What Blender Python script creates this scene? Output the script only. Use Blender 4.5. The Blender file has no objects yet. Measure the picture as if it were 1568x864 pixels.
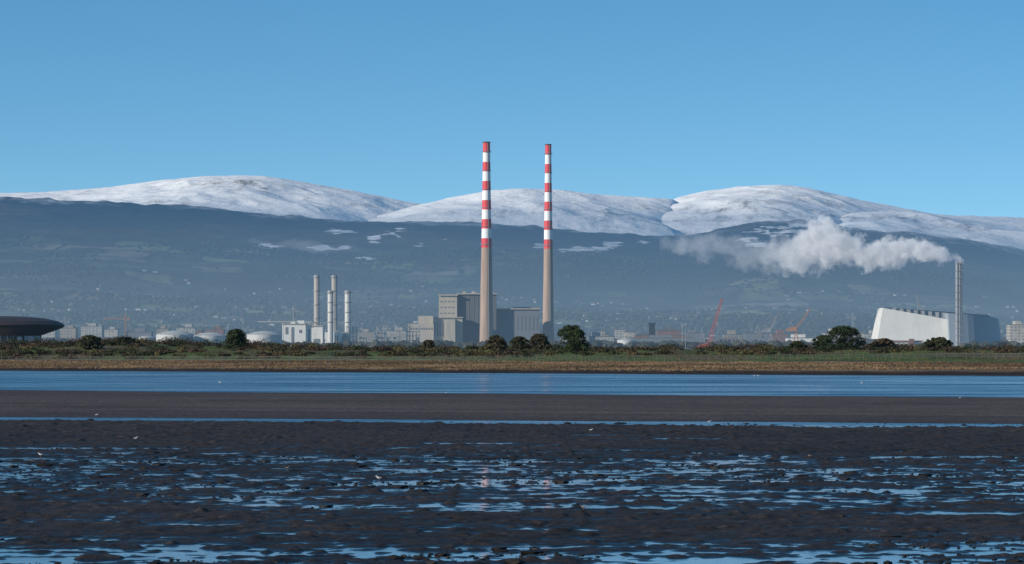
import bpy, bmesh, math, random
import numpy as np
from mathutils import Vector
random.seed(7); rng=np.random.default_rng(11)
F=5952.0; CH=4.5
def X(b,d): return (b-784.0)/F*d
def Z(e,d): return CH+(530.0-e)/F*d
scene=bpy.context.scene
scene.view_settings.view_transform='Standard'
scene.view_settings.look='None'
scene.view_settings.exposure=0
# ------------------------------------------------------------------ noise
def _h(ix,iy,s):
    n=(ix.astype(np.int64)*374761393+iy.astype(np.int64)*668265263+s*974711)&0x7fffffff
    n=((n^(n>>13))*1274126177)&0x7fffffff
    n=n^(n>>16)
    return (n&0xffff)/65535.0
def vn(x,y,s=0):
    x=np.asarray(x,dtype=float); y=np.asarray(y,dtype=float)
    ix=np.floor(x); iy=np.floor(y); fx=x-ix; fy=y-iy
    fx=fx*fx*(3-2*fx); fy=fy*fy*(3-2*fy)
    a=_h(ix,iy,s); b=_h(ix+1,iy,s); c=_h(ix,iy+1,s); d=_h(ix+1,iy+1,s)
    return ((a*(1-fx)+b*fx)*(1-fy)+(c*(1-fx)+d*fx)*fy)*2-1
def fbm(x,y,o=4,s=0,g=0.5):
    r=0; a=1.0; t=0
    for i in range(o):
        r=r+a*vn(x*2**i+13.7*i,y*2**i-7.3*i,s+i); t+=a; a*=g
    return r/t
def sstep(a,b,x):
    t=np.clip((x-a)/(b-a),0,1); return t*t*(3-2*t)
# ------------------------------------------------------------------ materials
def painted_haze(m,nt,sh):
    """aerial perspective painted on: bluish emission mixed over the surface by world distance and height"""
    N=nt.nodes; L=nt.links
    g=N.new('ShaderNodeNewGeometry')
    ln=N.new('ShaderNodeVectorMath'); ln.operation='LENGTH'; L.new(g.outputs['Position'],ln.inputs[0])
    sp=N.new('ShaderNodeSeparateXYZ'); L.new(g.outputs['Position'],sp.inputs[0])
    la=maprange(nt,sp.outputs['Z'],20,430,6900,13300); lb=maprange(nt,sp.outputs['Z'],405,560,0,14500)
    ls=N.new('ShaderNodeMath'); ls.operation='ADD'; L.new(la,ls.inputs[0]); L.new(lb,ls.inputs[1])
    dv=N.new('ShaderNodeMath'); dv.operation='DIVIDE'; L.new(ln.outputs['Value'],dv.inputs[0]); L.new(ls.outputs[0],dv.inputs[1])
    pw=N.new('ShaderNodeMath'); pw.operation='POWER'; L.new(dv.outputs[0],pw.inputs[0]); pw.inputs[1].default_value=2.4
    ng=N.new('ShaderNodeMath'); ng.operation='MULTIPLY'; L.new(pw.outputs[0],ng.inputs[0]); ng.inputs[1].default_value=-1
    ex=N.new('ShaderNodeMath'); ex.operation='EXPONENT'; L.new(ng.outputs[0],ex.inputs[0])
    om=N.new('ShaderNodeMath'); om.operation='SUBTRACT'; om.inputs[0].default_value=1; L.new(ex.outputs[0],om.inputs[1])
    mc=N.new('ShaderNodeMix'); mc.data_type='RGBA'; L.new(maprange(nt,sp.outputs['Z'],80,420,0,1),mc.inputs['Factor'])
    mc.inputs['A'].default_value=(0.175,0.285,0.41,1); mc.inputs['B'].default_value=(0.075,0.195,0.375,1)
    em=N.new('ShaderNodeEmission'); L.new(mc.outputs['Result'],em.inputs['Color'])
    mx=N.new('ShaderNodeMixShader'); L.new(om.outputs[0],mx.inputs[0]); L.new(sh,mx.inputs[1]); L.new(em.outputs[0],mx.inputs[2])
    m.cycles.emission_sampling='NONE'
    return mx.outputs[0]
def base(name):
    m=bpy.data.materials.new(name); m.use_nodes=True; nt=m.node_tree; nt.nodes.clear()
    out=nt.nodes.new('ShaderNodeOutputMaterial'); p=nt.nodes.new('ShaderNodeBsdfPrincipled')
    return m,nt,out,p
def noise(nt,scale,detail=4,vec=None,rough=0.6):
    n=nt.nodes.new('ShaderNodeTexNoise'); n.inputs['Scale'].default_value=scale; n.inputs['Detail'].default_value=detail
    n.inputs['Roughness'].default_value=rough
    if vec is not None: nt.links.new(vec,n.inputs['Vector'])
    return n
def pos(nt,sc=(1,1,1)):
    g=nt.nodes.new('ShaderNodeNewGeometry'); mp=nt.nodes.new('ShaderNodeMapping'); mp.inputs['Scale'].default_value=sc
    nt.links.new(g.outputs['Position'],mp.inputs['Vector']); return mp.outputs[0]
def ramp(nt,src,stops):
    r=nt.nodes.new('ShaderNodeValToRGB'); e=r.color_ramp.elements
    while len(e)<len(stops): e.new(0.5)
    for i,(p,c) in enumerate(stops):
        e[i].position=p; e[i].color=(c[0],c[1],c[2],1) if not isinstance(c,(int,float)) else (c,c,c,1)
    nt.links.new(src,r.inputs[0]); return r.outputs[0]
def mixc(nt,fac,a,b,mode='MIX'):
    n=nt.nodes.new('ShaderNodeMix'); n.data_type='RGBA'; n.blend_type=mode
    for s,v in (('Factor',fac),('A',a),('B',b)):
        if isinstance(v,(int,float)): n.inputs[s].default_value=v
        elif isinstance(v,tuple): n.inputs[s].default_value=(*v,1)
        else: nt.links.new(v,n.inputs[s])
    return n.outputs['Result']
def bump(nt,p,h,strength,dist):
    b=nt.nodes.new('ShaderNodeBump'); b.inputs['Distance'].default_value=dist
    if isinstance(strength,(int,float)): b.inputs['Strength'].default_value=strength
    else: nt.links.new(strength,b.inputs['Strength'])
    nt.links.new(h,b.inputs['Height']); nt.links.new(b.outputs[0],p.inputs['Normal'])
def maprange(nt,src,a,b,c,d):
    r=nt.nodes.new('ShaderNodeMapRange'); 
    for n_,v in (('From Min',a),('From Max',b),('To Min',c),('To Max',d)): r.inputs[n_].default_value=v
    nt.links.new(src,r.inputs['Value']); return r.outputs[0]
def simple(name,col,rough=0.75,var=0.25,sc=(0.15,0.15,0.03),haze=True,metal=0.0):
    m,nt,out,p=base(name)
    n=noise(nt,1.0,5,pos(nt,sc))
    lo=tuple(c*(1-var) for c in col); hi=tuple(min(1,c*(1+var)) for c in col)
    c=ramp(nt,n.outputs['Fac'],[(0.3,lo),(0.7,hi)])
    nt.links.new(c,p.inputs['Base Color']); p.inputs['Roughness'].default_value=rough; p.inputs['Metallic'].default_value=metal
    sh=p.outputs[0]
    if haze: sh=painted_haze(m,nt,sh)
    nt.links.new(sh,out.inputs['Surface']); return m
def attr_mat(name,rough=0.8,haze=True,nscale=None,transl=0.0):
    m,nt,out,p=base(name)
    a=nt.nodes.new('ShaderNodeAttribute'); a.attribute_name='Col'
    c=a.outputs['Color']
    if nscale:
        n=noise(nt,1,5,pos(nt,nscale)); c=mixc(nt,1.0,c,ramp(nt,n.outputs['Fac'],[(0.25,0.5),(0.75,1.45)]),'MULTIPLY')
    nt.links.new(c,p.inputs['Base Color']); p.inputs['Roughness'].default_value=rough
    p.inputs['Specular IOR Level'].default_value=0.2
    sh=p.outputs[0]
    if haze: sh=painted_haze(m,nt,sh)
    nt.links.new(sh,out.inputs['Surface']); return m
# ------------------------------------------------------------------ mesh helpers
def link(o,parent=None):
    scene.collection.objects.link(o)
    if parent is not None: o.parent=parent
    return o
def empty(name,loc=(0,0,0)):
    o=bpy.data.objects.new(name,None); o.location=(0,0,0); return link(o)
def np_mesh(name,V,Fc,mat,col=None,smooth=True,parent=None):
    me=bpy.data.meshes.new(name); V=np.asarray(V,dtype=np.float32); Fc=np.asarray(Fc,dtype=np.int32); k=Fc.shape[1]
    me.vertices.add(len(V)); me.vertices.foreach_set('co',V.ravel())
    me.loops.add(Fc.size); me.loops.foreach_set('vertex_index',Fc.ravel())
    me.polygons.add(len(Fc)); me.polygons.foreach_set('loop_start',np.arange(0,Fc.size,k,dtype=np.int32))
    me.update(calc_edges=True)
    me.polygons.foreach_set('use_smooth',np.full(len(Fc),smooth,dtype=bool))
    if col is not None:
        ca=me.color_attributes.new('Col','FLOAT_COLOR','POINT')
        c4=np.ones((len(V),4),dtype=np.float32); c4[:,:3]=col; ca.data.foreach_set('color',c4.ravel())
    me.materials.append(mat)
    return link(bpy.data.objects.new(name,me),parent)
def grid(name,Xg,Yg,Zg,mat,col=None):
    r,c=Xg.shape; idx=np.arange(r*c).reshape(r,c)
    Fc=np.stack([idx[:-1,:-1],idx[:-1,1:],idx[1:,1:],idx[1:,:-1]],-1).reshape(-1,4)
    V=np.stack([Xg,Yg,Zg],-1).reshape(-1,3)
    return np_mesh(name,V,Fc,mat,None if col is None else col.reshape(-1,3))
class MB:
    def __init__(s): s.v=[]; s.f=[]; s.m=[]
    def add(s,vs,fs,mi=0):
        o=len(s.v); s.v+=[tuple(v) for v in vs]; s.f+=[tuple(i+o for i in f) for f in fs]; s.m+=[mi]*len(fs)
    def box(s,x0,x1,y0,y1,z0,z1,mi=0):
        s.add([(x0,y0,z0),(x1,y0,z0),(x1,y1,z0),(x0,y1,z0),(x0,y0,z1),(x1,y0,z1),(x1,y1,z1),(x0,y1,z1)],
              [(0,3,2,1),(4,5,6,7),(0,1,5,4),(1,2,6,5),(2,3,7,6),(3,0,4,7)],mi)
    def prism(s,pts,y0,y1,mi=0):
        n=len(pts); s.add([(x,y0,z) for x,z in pts]+[(x,y1,z) for x,z in pts],
          [tuple(range(n)),tuple(range(2*n-1,n-1,-1))]+[(i,i+n,(i+1)%n+n,(i+1)%n) for i in range(n)],mi)
    def lathe(s,cx,cy,prof,n=24,mis=None,cap=True):
        for k in range(len(prof)-1):
            (r0,z0),(r1,z1)=prof[k],prof[k+1]; vs=[];
            for r,z in ((r0,z0),(r1,z1)):
                for i in range(n):
                    a=2*math.pi*i/n; vs.append((cx+r*math.cos(a),cy+r*math.sin(a),z))
            s.add(vs,[(i,(i+1)%n,(i+1)%n+n,i+n) for i in range(n)],mis[k] if mis else 0)
        if cap:
            r,z=prof[-1]; s.add([(cx+r*math.cos(2*math.pi*i/n),cy+r*math.sin(2*math.pi*i/n),z) for i in range(n)],[tuple(range(n))],mis[-1] if mis else 0)
    def beam(s,p0,p1,w,mi=0):
        p0=Vector(p0); p1=Vector(p1); d=(p1-p0); 
        if d.length<1e-6: return
        d.normalize(); u=d.cross(Vector((0,1,0)));
        if u.length<0.05: u=d.cross(Vector((1,0,0)))
        u.normalize(); v=d.cross(u); u*=w/2; v*=w/2
        s.add([p0-u-v,p0+u-v,p0+u+v,p0-u+v,p1-u-v,p1+u-v,p1+u+v,p1-u+v],[(0,3,2,1),(4,5,6,7),(0,1,5,4),(1,2,6,5),(2,3,7,6),(3,0,4,7)],mi)
    def lattice(s,p0,p1,w0,w1,n,t,mi=0):
        p0=Vector(p0); p1=Vector(p1); d=(p1-p0).normalized(); u=d.cross(Vector((0,1,0))).normalized(); v=Vector((0,1,0))
        prev=None
        for i in range(n+1):
            k=i/n; c=p0.lerp(p1,k); w=(w0+(w1-w0)*k)/2
            q=[c+u*w+v*w,c-u*w+v*w,c-u*w-v*w,c+u*w-v*w]
            if prev:
                for j in range(4):
                    s.beam(prev[j],q[j],t,mi); s.beam(prev[j],q[(j+1)%4],t*0.7,mi)
            prev=q
    def obj(s,name,mats,parent=None,smooth=False):
        me=bpy.data.meshes.new(name); me.from_pydata(s.v,[],s.f)
        for m in mats: me.materials.append(m)
        me.polygons.foreach_set('material_index',s.m)
        if smooth: me.polygons.foreach_set('use_smooth',[True]*len(s.f))
        me.update(); return link(bpy.data.objects.new(name,me),parent)
# ------------------------------------------------------------------ camera, sun, sky
cam=bpy.data.cameras.new('camera'); co=bpy.data.objects.new('camera',cam); link(co); scene.camera=co
co.location=(0,0,CH); co.rotation_euler=(math.radians(90),0,0)
cam.sensor_width=36; cam.lens=36*F/1568; cam.shift_y=98/1568; cam.clip_start=1; cam.clip_end=60000
el=math.radians(20); az=math.radians(242)
ts=Vector((math.sin(az)*math.cos(el),math.cos(az)*math.cos(el),math.sin(el)))
sl=bpy.data.lights.new('sun','SUN'); sl.energy=5.0; sl.angle=math.radians(0.5); sl.color=(1,0.925,0.81)
so=bpy.data.objects.new('sun',sl); so.rotation_euler=ts.to_track_quat('Z','Y').to_euler(); link(so); so.location=(-300,-100,200)
w=bpy.data.worlds.new('World'); scene.world=w; w.use_nodes=True; nt=w.node_tree; nt.nodes.clear()
tc=nt.nodes.new('ShaderNodeTexCoord'); va=nt.nodes.new('ShaderNodeVectorMath'); va.operation='MULTIPLY_ADD'; va.inputs[1].default_value=(1,1,2.6); va.inputs[2].default_value=(0,0,0.11)
nt.links.new(tc.outputs['Generated'],va.inputs[0]); vz=nt.nodes.new('ShaderNodeVectorMath'); vz.operation='NORMALIZE'; nt.links.new(va.outputs[0],vz.inputs[0])
sky=nt.nodes.new('ShaderNodeTexSky'); sky.sky_type='NISHITA'; sky.sun_disc=False; sky.sun_elevation=el; sky.sun_rotation=az
sky.air_density=1.0; sky.dust_density=0.2; sky.ozone_density=1.3; nt.links.new(vz.outputs[0],sky.inputs['Vector'])
hs=nt.nodes.new('ShaderNodeHueSaturation'); hs.inputs['Hue'].default_value=0.494; hs.inputs['Saturation'].default_value=1.38; hs.inputs['Value'].default_value=1.26; nt.links.new(sky.outputs[0],hs.inputs['Color'])
bg=nt.nodes.new('ShaderNodeBackground'); bg.inputs['Strength'].default_value=0.13; nt.links.new(hs.outputs[0],bg.inputs['Color'])
wo=nt.nodes.new('ShaderNodeOutputWorld'); nt.links.new(bg.outputs[0],wo.inputs['Surface'])
# ------------------------------------------------------------------ water + seabed
m,nt,out,p=base('water_mat'); p.inputs['Base Color'].default_value=(0.010,0.022,0.045,1); p.inputs['IOR'].default_value=1.33
n1=noise(nt,1.0,4,pos(nt,(0.9,2.2,1))); n2=noise(nt,1.0,5,pos(nt,(0.025,0.09,1)))
g=nt.nodes.new('ShaderNodeNewGeometry'); sp=nt.nodes.new('ShaderNodeSeparateXYZ'); nt.links.new(g.outputs['Position'],sp.inputs[0])
calm=maprange(nt,sp.outputs['Y'],170,260,0.12,1.0)
bs_=nt.nodes.new('ShaderNodeMath'); bs_.operation='MULTIPLY'; nt.links.new(calm,bs_.inputs[0]); nt.links.new(maprange(nt,n2.outputs['Fac'],.38,.62,.2,1.0),bs_.inputs[1])
bump(nt,p,n1.outputs['Fac'],bs_.outputs[0],0.10)
rr=nt.nodes.new('ShaderNodeMath'); rr.operation='MULTIPLY_ADD'; nt.links.new(calm,rr.inputs[0]); nt.links.new(maprange(nt,n2.outputs['Fac'],.38,.62,.04,.22),rr.inputs[1]); rr.inputs[2].default_value=.06
nt.links.new(rr.outputs[0],p.inputs['Roughness'])
p.inputs['Specular IOR Level'].default_value=0.42
nt.links.new(painted_haze(m,nt,p.outputs[0]),out.inputs['Surface']); WATER=m
mb=MB(); mb.add([(-9000,-300,0),(9000,-300,0),(9000,5000,0),(-9000,5000,0)],[(0,1,2,3)]); mb.obj('bay_water',[WATER])
mb=MB(); mb.add([(-30000,-3000,-3),(30000,-3000,-3),(30000,40000,-3),(-30000,40000,-3)],[(0,1,2,3)]); mb.obj('ground',[simple('seabed',(0.08,0.08,0.07),0.9)])
# ------------------------------------------------------------------ tidal mudflat
rows=np.geomspace(36,760,1500); us=np.linspace(-0.19,0.19,950)
Y,U=np.meshgrid(rows,us,indexing='ij'); Xg=U*Y
k=np.interp(Y,[60,150,235,370,640,760],[0.1,0.2,0.36,0.58,0.72,0.75])
yw=fbm(Xg/25,Y/40,3,5)
yp=Y+k*Xg+yw*np.interp(Y,[60,235,400,640],[4,3,9,14])
yq=yp+fbm(Xg/16,Y/30,4,6)*np.interp(Y,[60,110,170,215,236,250],[7,9,16,8,0,0])
prof=[(36,.004),(60,.002),(78,0),(88,.003),(93,.030),(105,.035),(110,.008),(130,-.001),(151,.004),(160,.018),(172,.028),(182,.045),(212,.075),(222,.06),(224.5,-.05),(233,-.06),(236,.06),(250,.12),(300,.14),(350,.07),(366,.0),(372,-.2),(640,-.25),(700,-.5),(780,-.8)]
B=np.interp(yq,[a for a,_ in prof],[b for _,b in prof])
rough=np.interp(yp,[20,160,225,236,360,380],[1,1.15,1.3,.18,.12,.05])
s1=fbm(Xg/9.0,Y/4.5,4,21); s2=fbm(Xg/1.7,Y/1.2,3,31); s3=fbm(Xg/0.35,Y/0.55,2,41); s4=fbm(Xg/3.4,Y/.9,2,47)
Zg=B+rough*(0.020*s1+0.028*s2+0.034*s3+0.022*s4)+0.16*rough*np.clip(fbm(Xg/.6,Y/.9,2,51)-.33,0,1)
Zg+=0.008*np.sin(yp/1.6+1.5*s1)*np.interp(yp,[236,250,340,360],[0,1,1,0])
for (b0,b1,e,dep) in [(-20,230,687,.09),(640,800,679,.11),(850,1060,667,.12),(0,110,622,.14),(1330,1600,786,.07),(1300,1560,700,.05),(300,420,695,.07),(1000,1130,672,.11),(40,210,628,.1)]:
    d=CH*F/(e-530); xc=X((b0+b1)/2,d); hw=abs(b1-b0)/2/F*d
    Zg-=dep*np.exp(-(((Xg-xc)/hw)**4)-(((Y-d)/(0.008*d)+ 0.8*fbm(Xg/5,Y*0,3,61+int(e)))**2))
tone=np.interp(yp,[20,95,165,222,236,262,360,380],[.20,.20,.24,.28,.55,.70,.68,.45])
tone=tone*(1+0.4*fbm(Xg/10,Y/14,4,71)+0.8*fbm(Xg/0.7,Y/1.0,3,81)*np.interp(yp,[220,240],[1,.3]))
tone=tone*(1+.45*fbm(Xg/60,yp/7,4,83)*np.interp(yp,[225,245],[0,1]))
wet=1-sstep(0.0,0.04,Zg)
col=np.stack([tone*.120,tone*.084,tone*.070],-1)*(1-0.5*wet)[...,None]
m,nt,out,p=base('mud_mat')
a=nt.nodes.new('ShaderNodeAttribute'); a.attribute_name='Col'
nn=noise(nt,1,6,pos(nt,(3.5,1.8,3.5)),0.75); c=mixc(nt,1.0,a.outputs['Color'],ramp(nt,nn.outputs['Fac'],[(0.3,0.25),(0.55,.9),(0.70,3.2)]),'MULTIPLY')  # noise peaks brightened in the colour as sunlit grains
nt.links.new(c,p.inputs['Base Color'])
g=nt.nodes.new('ShaderNodeNewGeometry'); sp=nt.nodes.new('ShaderNodeSeparateXYZ'); nt.links.new(g.outputs['Position'],sp.inputs[0])
nr=noise(nt,1,4,pos(nt,(.5,1.2,1)),.6)
zz=nt.nodes.new('ShaderNodeMath'); zz.operation='MULTIPLY_ADD'; nt.links.new(nr.outputs['Fac'],zz.inputs[0]); zz.inputs[1].default_value=.05; nt.links.new(sp.outputs['Z'],zz.inputs[2])
nt.links.new(maprange(nt,zz.outputs[0],.02,.06,.2,.8),p.inputs['Roughness'])
p.inputs['Specular IOR Level'].default_value=0.32
bump(nt,p,nn.outputs['Fac'],0.9,0.10); nt.links.new(p.outputs[0],out.inputs['Surface']); MUD=m
grid('tidal_mudflat',Xg,Y,Zg,MUD,np.clip(col,0.001,1))
# ------------------------------------------------------------------ marsh and links land
def land_s(x,y): return y+0.72*np.clip(x,-260,260)*np.clip(1.25-(y-600)/600,0,1)-640+fbm(x/30,y/60,3,5)*10
def land_z(x,y):
    s=land_s(x,y)
    z=np.interp(s,[-60,-10,0,1.5,4,10,60,150,230,300,390,480,560,700,800],[-.9,-.4,-.02,.3,.5,.62,.8,1.15,1.45,2.2,2.9,3.1,2.6,1.2,-1.2])
    wd=sstep(210,300,s)*(1-sstep(520,700,s))
    wl=sstep(330,430,s)*(1-sstep(520,700,s))*(1-sstep(-110,-20,x))
    z=z+wd*(1.1*fbm(x/28,y/45,4,91)+0.4*fbm(x/7,y/9,3,92))+wl*1.3+sstep(2,20,s)*0.10*fbm(x/4,y/6,3,93)
    return z
rows=np.concatenate([np.linspace(540,760,260),np.linspace(761,1500,420)]); us=np.linspace(-0.24,0.24,900)
Y,U=np.meshgrid(rows,us,indexing='ij'); Xg=U*Y
Zg=land_z(Xg,Y); S=land_s(Xg,Y)
brown=np.array([.125,.075,.040]); straw=np.array([.23,.155,.085]); green=np.array([.07,.105,.02]); dgreen=np.array([.032,.047,.016]); edge=np.array([.020,.014,.011])
n1=fbm(Xg/14,Y/30,4,95)[...,None]; n2=fbm(Xg/3,Y/8,3,96)[...,None]; n3=fbm(Xg/40,Y/60,3,97)[...,None]
col=brown+(straw-brown)*np.clip(0.35+1.7*n1,0,1)
col=col*(1+0.6*n2)
gm=sstep(175,197,S[...,None]+40*n3); gcol=green+(dgreen-green)*np.clip(0.15+2.0*n1,0,1); gcol=gcol*(1+.3*n2)
col=col*(1-gm)+gcol*gm
rm=gm*sstep(.1,.3,n3+0.7*n1); col=col*(1-rm)+np.array([.09,.07,.035])*rm
em=1-sstep(2.,11,S[...,None]+3*n2); col=col*(1-em)+edge*em
LANDM=attr_mat('land_mat',0.95,True,(0.8,0.4,0.8))
grid('grassland',Xg,Y,Zg,LANDM,np.clip(col,0,1))
def tufts(name,N,smin,smax,h0,h1,c0,c1,mat):
    y=rng.uniform(620,1150,N*2); x=rng.uniform(-.19,.19,N*2)*y; s=land_s(x,y); ok=(s>smin)&(s<smax); x=x[ok][:N]; y=y[ok][:N]; z=land_z(x,y)
    n=len(x); V=[];C=[]
    pt_=fbm(x/12,y/25,3,98)
    for j in range(3):
        a=rng.uniform(-.6,.6,n); wd=rng.uniform(.06,.2,n); h=rng.uniform(h0,h1,n)*(0.7+0.5*np.abs(vn(x/9,y/9,3)))
        dx=np.cos(a)*wd; dy=np.sin(a)*wd; ox=rng.uniform(-.3,.3,n); oy=rng.uniform(-.3,.3,n)
        tri=np.stack([np.stack([x+ox-dx,y+oy-dy,z-.05],-1),np.stack([x+ox+dx,y+oy+dy,z-.05],-1),np.stack([x+ox+rng.normal(0,.1,n),y+oy,z+h],-1)],1)
        V.append(tri.reshape(-1,3)); t=np.clip(rng.random((n,1))*.6+.2+pt_[:,None],0,1); c=np.array(c0)*(1-t)+np.array(c1)*t; C.append(np.repeat(c,3,0))
    V=np.concatenate(V); C=np.concatenate(C); Fc=np.arange(len(V)).reshape(-1,3)
    return np_mesh(name,V,Fc,mat,C,False)
LEAF=attr_mat('foliage_mat',0.8)
tufts('marsh_grass',36000,3,185,.06,.26,(.06,.038,.02),(.23,.155,.085),LEAF)
tufts('rough_grass',12000,230,480,.1,.4,(.035,.045,.016),(.12,.10,.04),LEAF)
# ------------------------------------------------------------------ foliage
def leaves(cent,rad,nper,size,cols,flat=0.0):
    n=len(cent); N=n*nper
    c=np.repeat(cent,nper,0); r=np.repeat(rad,nper,0)
    d=rng.normal(size=(N,3)); d/=np.linalg.norm(d,axis=1)[:,None]; d[:,2]=np.where(d[:,2]<-.3,-d[:,2],d[:,2])
    q=rng.uniform(.5,1.08,(N,1))
    P=c+d*r*q
    a=rng.normal(size=(N,3)); a/=np.linalg.norm(a,axis=1)[:,None]; nrm=d+0.7*rng.normal(size=(N,3)); b=np.cross(nrm,a); b/=np.linalg.norm(b,axis=1)[:,None]; a=np.cross(b,nrm); a/=np.linalg.norm(a,axis=1)[:,None]
    s=size*rng.uniform(.5,1.3,(N,1))
    V=np.stack([P-a*s,P+b*s*.8,P+a*s,P-b*s*.8],1).reshape(-1,3)
    C=np.repeat(cols,nper,0)*rng.uniform(.55,1.35,(N,1))
    return V,np.arange(len(V)).reshape(-1,4),np.repeat(C,4,0)
BARK=simple('bark',(.09,.07,.05),.9)
def tree(name,b,d,wpx,top_e,colr,brown=0):
    x=X(b,d); z0=float(land_z(np.array([x]),np.array([d]))[0])-.1; W=wpx/F*d; H=Z(top_e,d)-z0
    e=empty(name)
    mb=MB(); tr=0.035*H+.08; mb.lathe(x,d,[(tr*1.4,z0),(tr,z0+.25*H),(tr*.5,z0+.7*H)],8)
    cs=[];rs=[]
    nb=130; lean=random.uniform(-.05,.05)
    for i in range(nb):
        a=random.uniform(0,2*math.pi); q=random.random()**.45; hh=random.random()
        env=math.sqrt(max(0,1-(hh*.97)**2.4))*(1+.12*math.sin(3*a+b)+.08*math.sin(5*a+hh*6))
        r=min(H,W)*random.uniform(.08,.17)
        px_=x+math.cos(a)*q*(W*.5-r)*env+lean*hh*W; py_=d+math.sin(a)*q*(W*.45-r)*env; pz=z0+r*.3+(H-r*1.3)*hh
        cs.append((px_,py_,pz)); rs.append((r*1.25,r*1.25,r))
        if i<12: mb.beam((x,d,z0+H*random.uniform(.15,.5)),(px_,py_,pz),tr*.5)
    mb.obj('trunk_and_limbs',[BARK],e)
    cl=np.array([np.array(colr)*random.uniform(.5,1.6) for _ in cs])
    V,Fc,C=leaves(np.array(cs),np.array(rs),90,.17,cl)
    np_mesh('crown',V,Fc,LEAF,C,False,e)
for (b,w_,te,c_,dd) in [(878,56,497,(.030,.048,.016),1020),(360,42,503,(.032,.045,.018),1080),(1293,80,498,(.025,.040,.016),1050),(1438,56,516,(.04,.045,.018),1000),
      (760,38,513,(.065,.055,.028),1060),(795,36,515,(.042,.042,.02),1080),(827,40,510,(.048,.042,.022),1090),(1350,48,518,(.085,.055,.03),1060),(655,26,520,(.055,.05,.028),1060),(1222,34,522,(.045,.055,.02),1090),(138,44,513,(.045,.05,.022),1060),(1262,40,513,(.03,.045,.018),1062),(190,46,516,(.04,.042,.02),1100)]:
    tree('tree',b,dd,w_,te,c_)
def bushes(name,N,fn,colr,nper,size):
    cs=[];rs=[];cl=[]
    while len(cs)<N:
        x,y,r=fn()
        if r is None: continue
        z=float(land_z(np.array([x]),np.array([y]))[0]); c0=np.array(colr[int(random.random()*len(colr))])
        for _ in range(3):
            rr=r*random.uniform(.4,.9); cs.append((x+random.uniform(-r,r)*1.2,y+random.uniform(-r,r),z+rr*.35)); rs.append((rr*1.6,rr*1.3,rr))
            cl.append(c0*random.uniform(.6,1.4))
    V,Fc,C=leaves(np.array(cs),np.array(rs),nper,size,np.array(cl)); np_mesh(name,V,Fc,LEAF,C,False)
def fn1():
    y=random.uniform(900,1180); x=random.uniform(-.18,.18)*y
    b=784+F*x/y
    dens=.10+.9*max(0,float(fbm(np.array([x/18.]),np.array([y/26.]),3,201)[0])*2.6+.08)
    if b<420: dens+=.2
    if random.random()>dens: return x,y,None
    return x,y,random.uniform(.6,1.5)*(1.35 if y>1080 else 1)
bushes('gorse_bushes',2600,fn1,[(.040,.047,.018),(.028,.036,.015),(.09,.06,.03),(.065,.042,.028),(.085,.075,.028),(.055,.04,.028)],80,.18)
def fn2():
    y=random.uniform(1090,1200); x=random.uniform(-.19,.19)*y; b=784+F*x/y
    if b>430 and random.random()>.5: return x,y,None
    return x,y,random.uniform(1.0,2.4)*(1.15 if b<430 else .95)
bushes('scrub_thicket',1000,fn2,[(.024,.031,.015),(.042,.037,.02),(.065,.042,.028),(.045,.05,.02)],100,.2)
e=empty('wire_fence'); mb=MB(); mw=MB(); prev=None
for i in range(0,190):
    y=830+8*math.sin(i*.05); x=-150+i*1.6; z=float(land_z(np.array([x]),np.array([y]))[0]); h=1.25
    if random.random()<.94: mb.box(x-.06,x+.06,y-.06,y+.06,z-.2,z+h*random.uniform(.9,1.08))
    if prev:
        for q in (.45,.8,1.1): mw.beam((prev[0],prev[1],prev[2]+q),(x,y,z+q),.035)
    prev=(x,y,z)
mb.obj('posts',[simple('weathered_wood',(.13,.11,.09),.9)],e); mw.obj('wires',[simple('wire',(.25,.25,.25),.5)],e)
# ------------------------------------------------------------------ hills
RP=[(-900,312),(-400,306),(0,302),(100,305),(200,311),(300,319),(400,330),(470,335),(560,341),(640,340),(720,338),(800,344),(900,352),(1000,359),(1060,357),(1100,351),(1150,344),(1200,340),(1260,342),(1300,350),(1400,355),(1450,362),(1500,370),(1540,378),(1568,384),(1900,392),(2500,400)]
def Rr(b): return np.interp(b,[a for a,_ in RP],[c for _,c in RP])
def hill_z(x,y):
    b=784+F*x/y; t=np.clip((y-5400)/5600,0,1); R=Rr(b)+2.5
    sft=t**1.12
    e=530.5-(530.5-R)*sft
    z=CH+(530-e)/F*y
    wdw=np.sin(np.pi*np.clip(t,0,1))
    z=z+wdw*(62*fbm(x/1300,y/1300,4,301)+9*fbm(x/190,y/260,3,302))*np.clip(t*2,0,1)
    z=z+5*t+6.5*fbm(x/55,y/70,3,303)*sstep(.7,.9,t)+9*fbm(x/380,y/500,2,304)*sstep(.6,1,t)
    over=np.clip(y-11000,0,None)
    return z-over*.26
rows=np.concatenate([np.linspace(5300,9000,230),np.linspace(9010,11000,270),np.linspace(11010,12400,50)]); us=np.linspace(-.23,.23,1400)
Y,U=np.meshgrid(rows,us,indexing='ij'); Xg=U*Y; Zg=hill_z(Xg,Y)
bb=784+F*U; ee=530-(Zg-CH)*F/Y
t=np.clip((Y-5400)/5600,0,1)
fm=sstep(.52,.74,t+.36*fbm(Xg/600,Y/700,4,310)+.14*fbm(Xg/90,Y/160,2,311))
sn=np.zeros_like(t)
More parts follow.
